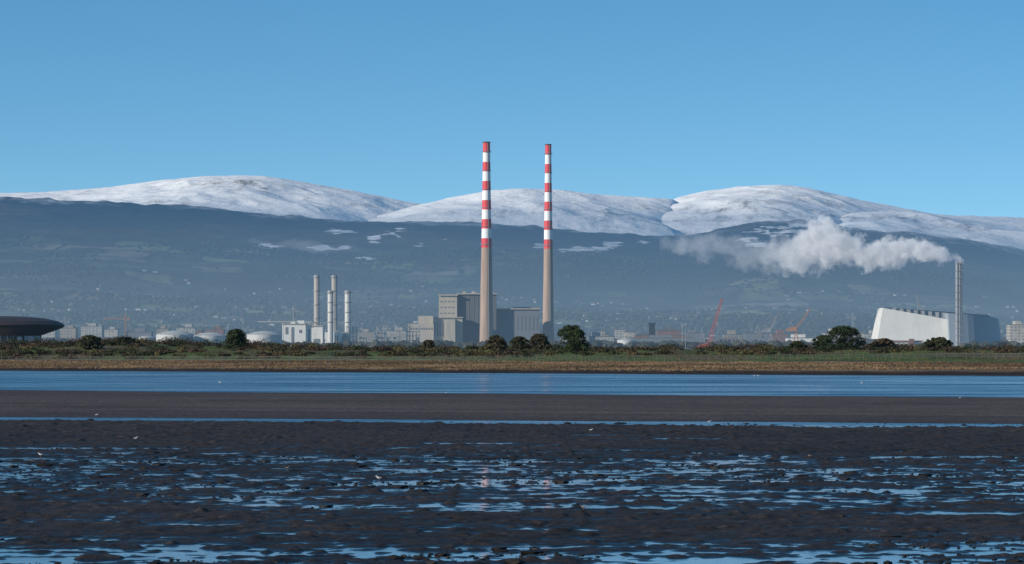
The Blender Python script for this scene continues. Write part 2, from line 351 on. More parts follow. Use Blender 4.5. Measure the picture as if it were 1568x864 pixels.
for (b,e_,rb,re) in [(520,355,30,5),(575,365,14,7),(600,360,16,6),(613,352,10,4),(505,380,30,5),(910,381,38,5),(935,374,20,5),(830,377,16,4),(870,383,26,3),(1190,352,60,9),(1145,368,26,5),(985,371,14,3),(1240,360,30,5),(680,367,12,3),(640,375,12,3),(1225,345,30,5),(1160,374,25,5),(410,377,20,4),(560,396,18,3)]:
    sn=np.maximum(sn,np.exp(-((bb-b)/rb)**2-((ee-e_)/re)**2))
wx=Xg+45*fbm(Xg/120,Y/160,3,321); wy=Y+60*fbm(Xg/140,Y/150,3,322)
hs2=_h(np.floor(wx/34),np.floor(wy/60),17)
sn=sstep(.44,.54,sn*(.25+.95*hs2)+.5*fbm(Xg/28,Y/60,4,320)*np.clip(sn*4,0,1))*.85
sn=np.maximum(sn,sstep(.0,.12,t+.06*fbm(Xg/130,Y/260,4,325)+.03*fbm(Xg/25,Y/50,2,326)-.965)*.9)
forest=np.array([.016,.024,.026]); heath=np.array([.06,.050,.040])
colf=forest+(heath-forest)*sstep(-.05,.35,fbm(Xg/350,Y/500,4,330))[...,None]
cx=np.floor(wx/120); cy=np.floor(wy/190)
hv=_h(cx,cy,7); fx=wx/120-cx; fy=wy/190-cy
pal=np.array([[.035,.042,.03],[.055,.065,.037],[.12,.135,.06],[.17,.185,.09],[.07,.067,.052],[.17,.15,.10],[.03,.035,.03],[.10,.11,.06]])
cell=pal[(hv*7.99).astype(int)]
hedge=((fx<.09)|(fy<.12))[...,None]; cell=np.where(hedge,np.array([.025,.030,.025]),cell)
wood=sstep(.08,.22,fbm(Xg/260,Y/420,4,350))[...,None]; cell=cell*(1-wood)+np.array([.03,.035,.03])*wood
col=cell*(1-fm[...,None])+colf*fm[...,None]; col=col*(1+.4*fbm(Xg/40,Y/90,2,360)+.35*fbm(Xg/500,Y/300,3,361))[...,None]
col=col*(1-sn[...,None])+np.array([.70,.72,.74])*sn[...,None]
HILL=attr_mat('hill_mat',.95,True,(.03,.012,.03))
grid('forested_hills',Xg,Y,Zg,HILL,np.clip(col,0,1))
def icos():
    bm=bmesh.new(); bmesh.ops.create_icosphere(bm,subdivisions=1,radius=1); v=np.array([q.co[:] for q in bm.verts]); f=np.array([[a.index for a in q.verts] for q in bm.faces]); bm.free(); return v,f
iv,if_=icos()
def blobs(name,x,y,z,r,cols,mat,zs=.8):
    n=len(x); V=iv[None]*(np.stack([r*1.2,r*1.2,r*zs],-1)[:,None,:])*rng.uniform(.6,1.35,(n,len(iv),1))+np.stack([x,y,z],-1)[:,None,:]
    Fc=(if_[None]+np.arange(n)[:,None,None]*len(iv)).reshape(-1,3)
    return np_mesh(name,V.reshape(-1,3),Fc,mat,np.repeat(cols,len(iv),0),False)
N=30000; y=5300+4200*rng.random(N)**1.1; x=rng.uniform(-.16,.16,N)*y
ok=(fbm(x/240,y/340,3,401)+rng.uniform(-.3,.3,N))>.10; x=x[ok]; y=y[ok]; r=rng.uniform(2,5,len(x))
blobs('hillside_trees',x,y,hill_z(x,y)+r*.4,r,np.array([.035,.038,.03])*rng.uniform(.7,1.4,(len(x),1)),LEAF)
N=10000; y=rng.uniform(3750,5400,N); x=rng.uniform(-.16,.16,N)*y; ok=(fbm(x/150,y/200,3,402)+rng.uniform(-.4,.4,N))>0; x=x[ok];y=y[ok]; r=rng.uniform(2.,6,len(x))
blobs('city_trees',x,y,2.5+r*.5,r,np.array([.045,.043,.03])*rng.uniform(.6,1.6,(len(x),1)),LEAF)
mb=MB(); mb.add([(-5000,3500,1.8),(5000,3500,1.8),(5000,5600,4.2),(-5000,5600,4.2)],[(0,1,2,3)]); mb.obj('city_ground',[simple('city_ground',(.09,.09,.075),.9)])
def houses(name,N,y0,y1,zf,dens,s0,s1,pals,thr=.02,hs_=1.0):
    y=y0+(y1-y0)*rng.random(N)**1.5; x=rng.uniform(-.16,.16,N)*y; ok=(fbm(x/230,y/260,3,dens)+rng.uniform(-.25,.25,N))>thr; x=x[ok];y=y[ok]; z=zf(x,y); n=len(x)
    w_=rng.uniform(s0,s1,n); dp=rng.uniform(6,10,n); h=rng.uniform(4.5,7.5,n)*hs_
    g=np.array([(-1,-1,-.4),(1,-1,-.4),(1,1,-.4),(-1,1,-.4),(-1,-1,1),(1,-1,1),(1,1,1),(-1,1,1),(-1,0,1.55),(1,0,1.55)])
    V=g[None]*np.stack([w_/2,dp/2,h],-1)[:,None,:]; a=rng.uniform(-.5,.5,n); ca=np.cos(a)[:,None]; sa=np.sin(a)[:,None]
    V=np.stack([V[...,0]*ca-V[...,1]*sa,V[...,0]*sa+V[...,1]*ca,V[...,2]],-1)+np.stack([x,y,z],-1)[:,None,:]
    wf=np.array([(0,1,5,4),(1,2,6,5),(2,3,7,6),(3,0,4,7),(0,1,2,3)]); rf=np.array([(4,5,9,8),(6,7,8,9)])
    off=(np.arange(n)*10)[:,None,None]
    pc=np.array(pals)[rng.integers(0,len(pals),n)]
    o_=np_mesh(name,V.reshape(-1,3),(wf[None]+off).reshape(-1,4),LEAF,np.repeat(pc,10,0),False)
    rc=np.array([[.07,.065,.07],[.12,.08,.06],[.05,.05,.06]])[rng.integers(0,3,n)]
    np_mesh('roofs',V.reshape(-1,3).copy(),(rf[None]+off).reshape(-1,4),LEAF,np.repeat(rc,10,0),False,o_)
PW=[(.42,.41,.38),(.30,.28,.25),(.22,.18,.15),(.16,.12,.10),(.25,.24,.22),(.17,.17,.17),(.13,.12,.11)]
houses('hillside_houses',3000,5400,8400,hill_z,501,4,9,PW,.14,.5)
houses('suburb_houses',3800,4300,5500,lambda x,y:2.5+0*x,502,8,20,PW,-.05)
# ------------------------------------------------------------------ snowy mountains
m,nt,out,p=base('snow_mat')
na=noise(nt,1,6,pos(nt,(.018,.005,.02)),.76); nb_=noise(nt,1,3,pos(nt,(.0016,.0012,.003)),.6)
mm=nt.nodes.new('ShaderNodeMath'); mm.operation='MULTIPLY_ADD'; nt.links.new(nb_.outputs['Fac'],mm.inputs[0]); mm.inputs[1].default_value=.8; nt.links.new(na.outputs['Fac'],mm.inputs[2])
g=nt.nodes.new('ShaderNodeNewGeometry'); sp=nt.nodes.new('ShaderNodeSeparateXYZ'); nt.links.new(g.outputs['Position'],sp.inputs[0])
hz=maprange(nt,sp.outputs['Z'],380,500,.11,0.0)
m2=nt.nodes.new('ShaderNodeMath'); m2.operation='ADD'; nt.links.new(mm.outputs[0],m2.inputs[0]); nt.links.new(hz,m2.inputs[1])
dv=nt.nodes.new('ShaderNodeMath'); dv.operation='MULTIPLY'; nt.links.new(m2.outputs[0],dv.inputs[0]); dv.inputs[1].default_value=.75
c=ramp(nt,dv.outputs[0],[(.76,(.97,.96,.94)),(.84,(.66,.64,.62)),(.92,(.26,.24,.22))])
nt.links.new(c,p.inputs['Base Color']); p.inputs['Roughness'].default_value=.9
bump(nt,p,na.outputs['Fac'],.3,12)
nt.links.new(painted_haze(m,nt,p.outputs[0]),out.inputs['Surface']); SNOW=m
def mountain(b0,b1,pts,yc,seed,front=2300):
    nb=int((b1-b0)*1.1); bs=np.linspace(b0,b1,nb); t=np.concatenate([np.linspace(0,1,190),1+np.linspace(.02,.6,25)])
    Tg,Bg=np.meshgrid(t,bs,indexing='ij'); Yg=yc-front+Tg*front; Xg=(Bg-784)/F*Yg
    px=[a for a,_ in pts]; py=[c for _,c in pts]
    fine=np.linspace(b0-300,b1+300,2000); Sf=np.interp(fine,px,py)
    def sm(wd):
        kk=np.exp(-np.linspace(-2.5,2.5,2*int(wd)+1)**2); kk/=kk.sum(); q=np.pad(Sf,int(wd),mode='edge'); return np.convolve(q,kk,'valid')
    step=(fine[1]-fine[0]); S=np.interp(Bg,fine,sm(max(2,14/step))); S2=np.interp(Bg+25,fine,sm(90/step))+17
    base_=np.maximum(Rr(Bg)+34,S+8)
    tt=np.clip(Tg,0,1); mid=.6
    k1=np.clip(tt/mid,0,1); k2=np.clip((tt-mid)/(1-mid),0,1); S2=np.maximum(S2,S+3)
    e=np.where(tt<mid,base_+(S2-base_)*np.sin(k1*np.pi/2)**1.0,S2+(S-S2)*np.sin(k2*np.pi/2))
    z=CH+(530-e)/F*Yg
    zc=CH+(530-S)/F*yc
    z=np.where(Tg>1,zc-(Tg-1)*front*.18,z)
    wn=np.sin(np.pi*np.clip(tt,0,1))
    ridg=1-np.abs(fbm(Xg/420+.15*Yg/300,Yg/1500,4,seed))*2
    z=z+wn*(17*fbm(Xg/500,Yg/500,4,seed+1)+22*(ridg-.6))+2.8*fbm(Xg/50,Yg/60,3,seed+2)
    grid('snowy_mountain',Xg,Yg,z,SNOW)
mountain(-420,830,[(-600,312),(-420,304),(-100,298),(0,296),(60,295),(120,291),(170,287),(250,276),(310,270.5),(370,269),(410,271),(440,275),(500,285),(560,296),(620,308),(700,322),(800,345),(900,380)],14600,601,3300)
mountain(900,1900,[(900,370),(960,345),(1000,318),(1040,302),(1080,293),(1140,286),(1195,283.5),(1235,288),(1270,296),(1310,305),(1350,313),(1400,322),(1450,332),(1568,345),(1900,370)],14000,641,2700)
mountain(420,1180,[(400,360),(440,351),(540,338),(600,326),(640,315),(700,302),(750,292),(800,289),(860,292),(920,299),(1000,303),(1030,305),(1060,322),(1090,350),(1150,390)],13000,621,1900)
mountain(1180,2100,[(1150,390),(1210,368),(1260,340),(1300,327),(1350,324),(1400,325),(1450,329.5),(1500,331),(1568,333),(1800,338),(2200,360)],12700,661,1650)
# ------------------------------------------------------------------ port structures
RED=simple('red_paint',(.62,.035,.04),.6,.12,(.3,.3,.06)); WHT=simple('white_paint',(.80,.80,.79),.6,.06,(.3,.3,.06))
CONC=simple('concrete',(.35,.25,.19),.85,.25,(.5,.5,.03)); LCON=simple('pale_concrete',(.40,.36,.30),.85,.16); DCLAD=simple('dark_cladding',(.10,.10,.11),.7,.12)
GCLAD=simple('grey_cladding',(.15,.16,.18),.7,.1); WIN=simple('window_glass',(.05,.06,.07),.3,.2); STEEL=simple('steel',(.28,.28,.28),.5,.15); WCLAD=simple('white_cladding',(.68,.66,.61),.6,.07)
TANKW=simple('tank_white',(.46,.46,.44),.6,.08); CITYW=simple('render_white',(.34,.33,.30),.7,.12)
BRICK=simple('brick',(.20,.10,.075),.9,.2); BEIGE=simple('beige_wall',(.27,.24,.19),.85,.12); ORNG=simple('orange_paint',(.38,.17,.08),.6,.1); ROOF=simple('roofing',(.10,.10,.11),.8); DARK=simple('dark_roof',(.040,.024,.023),.6,.2,haze=True)
CRED=simple('crane_red',(.40,.07,.05),.6,.1)
def chimney(b,d,te,wt,wb):
    e=empty('striped_chimney'); x=X(b,d); zt=Z(te,d); z0=1; rt=wt/2/F*d; rb=wb/2/F*d
    hb=(zt-z0)*(376-219)/(528-219)/11
    def rad(z): return rt+(rb-rt)*(1-(z-z0)/(zt-z0))**1.15
    prof=[];mi=[]
    zs=list(np.linspace(z0,zt-11*hb,20)); 
    for z in zs: prof.append((rad(z),z))
    mi=[2]*(len(zs)-1)
    for i in range(11):
        z=zt-(10-i)*hb; prof.append((rad(z),z)); mi.append(0 if i%2==0 else 1)
    mb=MB(); mb.lathe(x,d,prof,40,mi+[0],cap=False); o=mb.obj('shaft',[RED,WHT,CONC],e,True)
    mb=MB(); mb.lathe(x,d,[(rt*1.0,zt-.05),(rt*1.07,zt),(rt*1.07,zt+1.2),(rt*.8,zt+1.2),(rt*.8,zt-3)],40,cap=True); mb.obj('flue_cap',[DARK],e)
    mb=MB()
    for k in (1,3,5,7,9,11): 
        z=zt-k*hb*.97; r=rad(z); mb.lathe(x,d,[(r,z-.25),(r+.9,z-.2),(r+.9,z+.1),(r,z+.15)],40,cap=False)
        if k==1 or k==11:
            for i in range(40):
                a=i*math.pi/20; mb.beam((x+(r+.85)*math.cos(a),d+(r+.85)*math.sin(a),z),(x+(r+.85)*math.cos(a),d+(r+.85)*math.sin(a),z+1.2),.12)
            mb.lathe(x,d,[(r+.8,z+1.15),(r+.95,z+1.15),(r+.95,z+1.3),(r+.8,z+1.3)],40,cap=False)
    mb.obj('platforms',[STEEL],e)
    mb=MB(); 
    a=math.radians(-70); mb.beam((x+rb*1.02*math.cos(a),d+rb*1.02*math.sin(a),z0),(x+rt*1.05*math.cos(a),d+rt*1.05*math.sin(a),zt),.5)
    mb.obj('ladder',[STEEL],e)
    mb=MB(); mb.lathe(x,d,[(rb*1.1,z0-1),(rb*1.1,z0+3),(rb,z0+3.5)],40,cap=False); mb.obj('base_plinth',[CONC],e)
chimney(745,4000,219,10.8,22); chimney(839.5,4180,222.5,9.3,18.5)
def bx(mb,b0,b1,e0,e1,d,dep,mi=0): mb.box(X(b0,d),X(b1,d),d,d+dep,Z(e1,d),Z(e0,d),mi)
e=empty('power_station'); D=4060
mb=MB(); bx(mb,700,760,451,531,D+20,55); bx(mb,757,826,474,531,D+30,40,1); bx(mb,786,826,470.5,473.9,D+40,20,1); mb.obj('boiler_house',[DCLAD,GCLAD],e)
mb=MB(); bx(mb,672,699.9,453,531,D+15,42); bx(mb,664,708,487,531,D-15,29); bx(mb,625,663.9,496,531,D-5,40); bx(mb,640,663,484,495.9,D+8,18); bx(mb,683,697,489,531,D-22,6.8); mb.obj('pale_concrete_blocks',[LCON],e)
mb=MB(); bx(mb,671,701,451,452.9,D+13,46); bx(mb,699,761,449.4,450.9,D+18,59); bx(mb,756,827,472.4,473.9,D+28,44); bx(mb,663,709,485.6,486.9,D-17,33)
for q in (708,722,741,750): bx(mb,q,q+5,446.5,449.3,D+35,8)
mb.obj('roof_parapets',[LCON],e)
mb=MB()
for i in range(11): bx(mb,760+i*6,763+i*6,484,505,D+29.7,.2)
for i in range(8): bx(mb,703.5+i*7,704.3+i*7,453,528,D+19.7,.2)
for j in range(3):
    for i in range(4): bx(mb,674+i*6,677+i*6,461+j*9,462.6+j*9,D+14.7,.2)
for i in range(9): bx(mb,628+i*4,630+i*4,502,505,D-5.3,.2)
for i in range(4): bx(mb,665+i*4.2,666.5+i*4.2,494,515,D-15.3,.2)
bx(mb,710,735,500,501.5,D+19.5,.2); mb.obj('windows',[GCLAD],e)
def rack(name,b0,b1,e0,d,nx,nz,mat,dep=14,t=.7):
    mb=MB(); z0=1.5; z1=Z(e0,d)
    for i in range(nx+1):
        x=X(b0+(b1-b0)*i/nx,d); hh=z1*(1 if random.random()<.6 else .75)
        for yy in (d,d+dep): mb.beam((x,yy,z0),(x,yy,hh),t)
        for j in range(nz):
            z=z0+(z1-z0)*(j+1)/nz
            if z<=hh+.1: mb.beam((x,d,z),(x,d+dep,z),t*.8)
    for j in range(nz):
        z=z0+(z1-z0)*(j+1)/nz*.75
        for yy in (d,d+dep): mb.beam((X(b0,d),yy,z),(X(b1,d),yy,z),t*.9)
    for i in range(0,nx,2): mb.beam((X(b0+(b1-b0)*i/nx,d),d,z0),(X(b0+(b1-b0)*(i+1)/nx,d),d,z0+(z1-z0)/nz),t*.6)
    for i in range(nx):
        if random.random()<.5:
            b=b0+(b1-b0)*(i+.2)/nx; w_=(b1-b0)/nx*.6; x0,x1=X(b,d),X(b+w_,d); mb.box(x0,x1,d+2,d+dep-2,z0,z0+(z1-z0)*random.uniform(.3,.8))
    return mb.obj(name,[mat])
rack('pipe_rack',572,642,499,3950,14,4,STEEL); rack('pipe_rack',1088,1180,514,3900,14,3,GCLAD); rack('pipe_rack',498,560,508,3930,12,3,STEEL)
e=empty('gas_turbine_plant'); D=3850
mb=MB(); bx(mb,432,468,497,532,D,30); bx(mb,468.2,494,500,532,D+3,30,0); bx(mb,497,522,509,532,D-5,25); bx(mb,445,452,493,496.9,D+5,8); bx(mb,455,466,491,496.9,D+12,8); mb.obj('turbine_halls',[WCLAD],e)
mb=MB()
for b0,b1,e0,e1,dd in [(437,441,501,512,D-.3),(446,450,501,524,D-.3),(458,462,505,510,D-.3),(472,475,504,527,D+2.7),(480,490,519,528,D+2.7),(503,508,514,520,D-5.3),(513,518,514,527,D-5.3)]: bx(mb,b0,b1,e0,e1,dd,.2)
mb.obj('doors_and_louvres',[GCLAD],e)
mb=MB(); bx(mb,431,469,495.6,496.9,D-1,32); bx(mb,467.5,495,498.6,499.9,D+2,32); mb.obj('roof_edges',[LCON],e)
def stack(b,e0,wpx,d,mat,mat2,rings=4):
    q=empty('steel_stack'); x=X(b,d); r=wpx/2/F*d; zt=Z(e0,d); mb=MB(); mb.lathe(x,d,[(r*1.1,1),(r,8),(r,zt),(r*.8,zt),(r*.8,zt-2)],28); mb.obj('tube',[mat],q,False)
    mb=MB()
    for i in range(rings):
        z=zt-1.5-i*(zt-20)/rings; mb.lathe(x,d,[(r*.99,z-.4),(r+.9,z-.4),(r+.9,z+.3),(r*.99,z+.3)],28,cap=False)
    mb.lathe(x,d,[(r*1.03,zt-3.5),(r*1.03,zt+.3)],28,cap=False); mb.obj('rings',[mat2],q)
    mb=MB(); mb.beam((x+r*.5,d-r*1.05,2),(x+r*.5,d-r*1.05,zt),.5); mb.obj('ladder',[mat2],q)
STK=simple('stack_grey',(.36,.32,.28),.6,.1); STKW=simple('stack_white',(.52,.51,.48),.5,.08)
stack(485,422,8.5,3900,STK,STEEL); stack(512,422,8.5,3990,STK,STEEL); stack(506,445.5,8.5,3840,STKW,STEEL); stack(532.5,445.5,9,3860,STKW,STEEL)
rack('boiler_frame',474,496,492,3893,5,5,STEEL,10,.6); rack('boiler_frame',520,545,500,3853,5,4,STEEL,10,.6)
for b,wp,e0,d in [(268,58,506.5,3700),(322,50,509,3720),(405,54,507,3690),(225,26,514,3760),(960,30,518,3900)]:
    q=empty('storage_tank'); x=X(b,d); r=wp/2/F*d; z=Z(e0,d); zw=max(3,z-3.6*r/17); mb=MB(); mb.lathe(x,d,[(r,.5),(r,zw)],40,cap=False); mb.obj('shell',[TANKW],q,True)
    mb=MB(); mb.lathe(x,d,[(r*1.01,zw),(r*.9,zw+(z-zw)*.25),(r*.6,zw+(z-zw)*.7),(r*.3,zw+(z-zw)*.93),(.3,z)],40); mb.obj('domed_roof',[TANKW],q,True)
    mb=MB()
    for i in range(24):
        a=i*math.pi/12; mb.beam((x+r*1.01*math.cos(a),d+r*1.01*math.sin(a),zw),(x+r*1.01*math.cos(a),d+r*1.01*math.sin(a),zw+1.2),.15)
    mb.lathe(x,d,[(r*1.0,zw+1.1),(r*1.02,zw+1.3)],40,cap=False)
    for i in range(14):
        a=math.radians(200+i*7); mb.box(x+r*1.02*math.cos(a)-.6,x+r*1.02*math.cos(a)+.6,d+r*1.02*math.sin(a)-.6,d+r*1.02*math.sin(a)+.1,.5+(zw-.5)*i/14,.9+(zw-.5)*i/14)
    mb.obj('handrail_and_stair',[STEEL],q)
e=empty('incinerator_building'); D=3800
def pt(b,e_,d): return (X(b,d),Z(e_,d))
mb=MB()
def hexa(mb,q,y0,y1,y0t,y1t,mi=0):
    (a,b,c,d_)=q
    mb.add([(a[0],y0,a[1]),(b[0],y0,b[1]),(b[0],y1,b[1]),(a[0],y1,a[1]),(d_[0],y0t,d_[1]),(c[0],y0t,c[1]),(c[0],y1t,c[1]),(d_[0],y1t,d_[1])],
     [(0,3,2,1),(4,5,6,7),(0,1,5,4),(1,2,6,5),(2,3,7,6),(3,0,4,7)],mi)
hexa(mb,(pt(1344,519,D),pt(1462,530,D),pt(1452,489,D),pt(1353,471.5,D)),D,D+70,D+8,D+60)
mb.obj('white_hall',[WCLAD],e)
mb=MB(); nseg=14; top=[];bot=[]
for i in range(nseg+1):
    t=i/nseg; b=1453+(1543-1453)*math.sin(t*math.pi/2); yy=D-12+ (1-math.cos(t*math.pi/2))*70
    bot.append((X(b+3*t,D),yy,0.5)); top.append((X(b-2,D),yy+6,Z(480+10*t**1.2,D)))
n=len(bot); vs=bot+top+[(X(1453,D),D+110,.5),(X(1543,D),D+110,.5),(X(1453,D),D+110,Z(476,D)),(X(1541,D),D+110,Z(488,D))]
fs=[(i,i+1,n+i+1,n+i) for i in range(n-1)]+[(n-1,2*n+1,2*n+3,2*n-1),(0,n,2*n+2,2*n)]+[(n+i,n+i+1,2*n+3) if i else (n,n+1,2*n+3,2*n+2) for i in range(n-1)]
mb.add(vs,fs); mb.obj('curved_hall',[simple('pale_blue_cladding',(.27,.31,.35),.6,.06)],e)
mb=MB(); hexa(mb,(pt(1356,474,D+30),pt(1538,492,D+30),pt(1520,482,D+30),pt(1362,470,D+30)),D+66,D+100,D+68,D+98); mb.obj('roof_ridge',[GCLAD],e)
mb=MB(); 
for i in range(14): 
    b=1372+i*11; zz_=Z(473+i*1.05,D); mb.box(X(b,D),X(b+5,D),D+30,D+36,zz_-4,zz_+1.0)
mb.obj('roof_vents',[STEEL],e)
mb=MB(); bx(mb,1350,1412,524,534,D-60,20); mb.obj('annex',[WCLAD],e); mb=MB(); bx(mb,1349,1413,521.5,523.9,D-61,22); bx(mb,1392,1400,519,534,D-64,3.5); mb.obj('annex_roof',[BRICK],e)
mb=MB()
for i in range(9): bx(mb,1353+i*6.4,1357+i*6.4,526.5,529.5,D-60.3,.2)
mb.obj('annex_windows',[WIN],e)
q=empty('incinerator_stack'); D2=3770; mb=MB()
for db in (-2.9,2.9):
    x=X(1468.5+db,D2); r=2.4/F*D2; mb.lathe(x,D2,[(r*1.1,1),(r,8),(r,Z(401,D2)),(r*.7,Z(401,D2)),(r*.7,Z(404,D2))],20)
mb.obj('flues',[simple('stack_steel',(.26,.27,.29),.5,.1)],q)
mb=MB()
for k in range(12):
    z=Z(404+k*11,D2); mb.box(X(1463,D2),X(1474,D2),D2-2.2,D2+2.2,z,z+.5)
mb.beam((X(1468.5,D2),D2-1.9,1),(X(1468.5,D2),D2-1.9,Z(402,D2)),.6); mb.obj('ties',[STEEL],q)
e=empty('curved_roof_building'); D=1750; cx=X(-14,D); R0=101/F*D
mb=MB(); prof=[(.60,515),(.80,508),(.97,501.5),(1.0,498),(.99,496.3),(.9,491.5),(.7,487),(.45,484.5),(.2,483.6),(.01,483.4)]
mb.lathe(cx,D+R0,[(R0*r,Z(z,D)) for r,z in prof],64); mb.obj('roof',[DARK],e,True)
mb=MB(); mb.lathe(cx,D+R0,[(R0*.62,1),(R0*.62,Z(514,D))],64,cap=False); mb.obj('glass_wall',[WIN],e)
mb=MB()
for i in range(40):
    a=-math.pi+i*math.pi/20; xx=cx+R0*.635*math.cos(a); yy=D+R0+R0*.635*math.sin(a); mb.box(xx-.12,xx+.12,yy-.12,yy+.12,1,Z(513,D))
bx(mb,-40,20,524,534,D+8,8); bx(mb,26,33,516,534,D+10,8);bx(mb,37,49,515,534,D+12,8); mb.obj('white_panels',[TANKW],e)
def block(name,b0,b1,e0,d,mat,roofm=None,dep=None,fl=3.3,strip=True,gable=False):
    q=empty(name); x0,x1=X(b0,d),X(b1,d); zt=Z(e0,d); dep=dep or random.uniform(14,30); z0=1.5
    mb=MB(); mb.box(x0,x1,d,d+dep,z0,zt)
    k=random.uniform(.1,.5); 
    if x1-x0>14 and not gable: mb.box(x0+(x1-x0)*k,x0+(x1-x0)*(k+.4),d+3,d+dep-2,zt+.703,zt+random.uniform(3,5.5))
    mb.obj('walls',[mat],q)
    mb=MB()
    if gable: mb.prism([(x0-.5,zt+.003),(x1+.5,zt+.003),((x0+x1)/2,zt+(x1-x0)*.13+1)],d-.4,d+dep+.4)
    else: mb.box(x0-.3,x1+.3,d-.3,d+dep+.3,zt+.003,zt+.7)
    mb.obj('roof',[roofm or ROOF],q)
    mb=MB(); z=z0+3
    while z+1.8<zt:
        n=max(2,int((x1-x0)/3.6))
        for i in range(n):
            if random.random()<.8: xx=x0+(x1-x0)*(i+.3)/n; mb.box(xx,xx+(x1-x0)/n*random.uniform(.3,.55),d-.12,d-.02,z,z+1.4)
        yy=d+2
        while yy<d+dep-3: mb.box(x0-.12,x0-.02,yy,yy+1.8,z,z+1.6); yy+=3.8
        z+=fl
    mb.obj('windows',[GCLAD],q)
L=[('office_building',92,116,503,4500,BEIGE),('apartment_building',124,156,500,4450,CITYW),('office_building',160,180,505,4600,LCON),('warehouse',190,232,509,4300,GCLAD),('apartment_building',240,258,504,4700,BEIGE),
('office_building',270,298,502,4600,CITYW),('office_building',315,342,505,4500,BRICK),('apartment_building',300,310,507,4400,BRICK),('warehouse',344,380,511,4300,CITYW),('warehouse',380,428,513,4350,DCLAD),
('office_building',64,84,505,4700,LCON),('apartment_building',548,572,509,4600,BEIGE),('office_building',592,622,507,4700,LCON),('warehouse',902,940,516,4200,CITYW),('apartment_building',906,930,513,4500,BEIGE),
('apartment_building',942,958,505,4500,CITYW),('apartment_building',956,974,509,4400,LCON),('brick_mill',972,1000,514,4250,BRICK),('brick_mill',1006,1044,507,4350,BRICK),('brick_mill',1020,1050,514,4230,BRICK),
('warehouse',1050,1080,510,4300,GCLAD),('office_building',1108,1136,513,4400,BEIGE),('office_building',1140,1176,511,4600,GCLAD),('apartment_building',1180,1206,512,4500,BRICK),('warehouse',1205,1256,518,4100,WCLAD),
('office_building',1262,1290,510,4500,LCON),('apartment_building',1292,1322,509,4600,BEIGE),('office_building',1322,1345,512,4500,CITYW),('tower_block',1546,1569,498,4200,LCON),('office_building',1574,1600,506,4400,GCLAD),
('office_building',-30,0,500,4500,BEIGE),('warehouse',975,1060,518,4150,GCLAD),('apartment_building',700,730,510,4700,LCON),('office_building',858,900,515,4700,BEIGE)]
for (nm,b0,b1,e0,d,mt) in L: block(nm,b0,b1,e0,d,mt,gable=(nm in('warehouse','brick_mill') and random.random()<.5 and b1-b0<40))
q=empty('brick_tower'); mb=MB(); bx(mb,994,1003,497,531,4240,6); mb.obj('shaft',[BRICK],q); mb=MB(); bx(mb,993,1004,494.5,496.9,4239.4,7.2); mb.obj('cornice',[ROOF],q)
def jib_crane(b0,e0,b1,e1,d,mat,w0=2.4,t=.4):
    q=empty('harbour_crane'); x0=X(b0,d); z0=Z(e0,d); x1=X(b1,d); z1=Z(e1,d)
    mb=MB(); mb.lattice((x0,d,z0),(x1,d,z1),w0,w0*.45,14,t); mb.obj('boom',[mat],q)
    sgn=1 if x1>x0 else -1
    mb=MB(); mb.box(x0-4-2*sgn,x0+2.5-2*sgn,d-2.5,d+2.5,z0-3,z0+1.5); mb.box(x0-8*sgn-2,x0-8*sgn+2,d-2,d+2,z0-2.8,z0-.2)
    for qx in (-4,4):
        for qy in (-3,3): mb.beam((x0+qx,d+qy,1),(x0,d,z0-2),.9)
    mb.obj('cab_and_legs',[mat],q)
    mb=MB(); ax=x0-6*sgn; az_=z0+(z1-z0)*.35; mb.beam((x0-2*sgn,d,z0),(ax,d,az_),.5); mb.beam((ax,d,az_),(x1,d,z1),.15); mb.beam((x0-8*sgn,d,z0),(ax,d,az_),.3); mb.beam((x1,d,z1),(x1+.3,d,z1-9),.15); mb.obj('mast_and_cables',[STEEL],q)
jib_crane(1084,529,1106,457,3700,CRED,3.6,.42); jib_crane(1168,511,1197,476,4100,GCLAD); jib_crane(1219,503,1241,473,4000,ORNG,2.4,.32); jib_crane(1408,476,1404,452,4100,STEEL); jib_crane(1180,505,1190,483,4300,STEEL,2)
def tower_crane(b,e0,l,r,d,mat):
    q=empty('tower_crane'); x=X(b,d); zt=Z(e0,d); mb=MB(); mb.lattice((x,d,2),(x,d,zt+5),1.5,1.5,14,.28); mb.obj('mast',[mat],q)
    mb=MB(); mb.lattice((x+X(784-l,d),d,zt),(x+X(784+r,d),d,zt),1.2,1.2,16,.25); mb.box(x+X(784+r,d)-2,x+X(784+r,d),d-1,d+1,zt-2.5,zt); mb.obj('jib',[mat],q)
    mb=MB(); mb.beam((x,d,zt+6),(x+X(784-l*.8,d),d,zt+1),.2); mb.beam((x,d,zt+6),(x+X(784+r,d),d,zt+1),.2); mb.obj('tie_bars',[STEEL],q)
tower_crane(192,488,34,6,4300,ORNG); tower_crane(100,492,18,6,4800,STEEL); tower_crane(1306,486,10,4,4700,STEEL)
q=empty('cable_stayed_bridge'); D=4900; mb=MB(); xt=X(450,D); mb.beam((X(446,D),D,2),(xt,D,Z(470,D)),1.0); mb.beam((X(454,D),D+8,2),(xt,D,Z(470,D)),1.0); mb.obj('pylon',[CITYW],q)
mb=MB(); mb.box(X(395,D),X(480,D),D-4,D+12,Z(492,D)-1.3,Z(492,D)); mb.obj('deck',[LCON],q); mb=MB()
for b in (410,418,426,434,442,458,464,470,476): mb.beam((xt,D,Z(470.5,D)),(X(b,D),D,Z(492,D)),.2)
mb.obj('stay_cables',[CITYW],q)
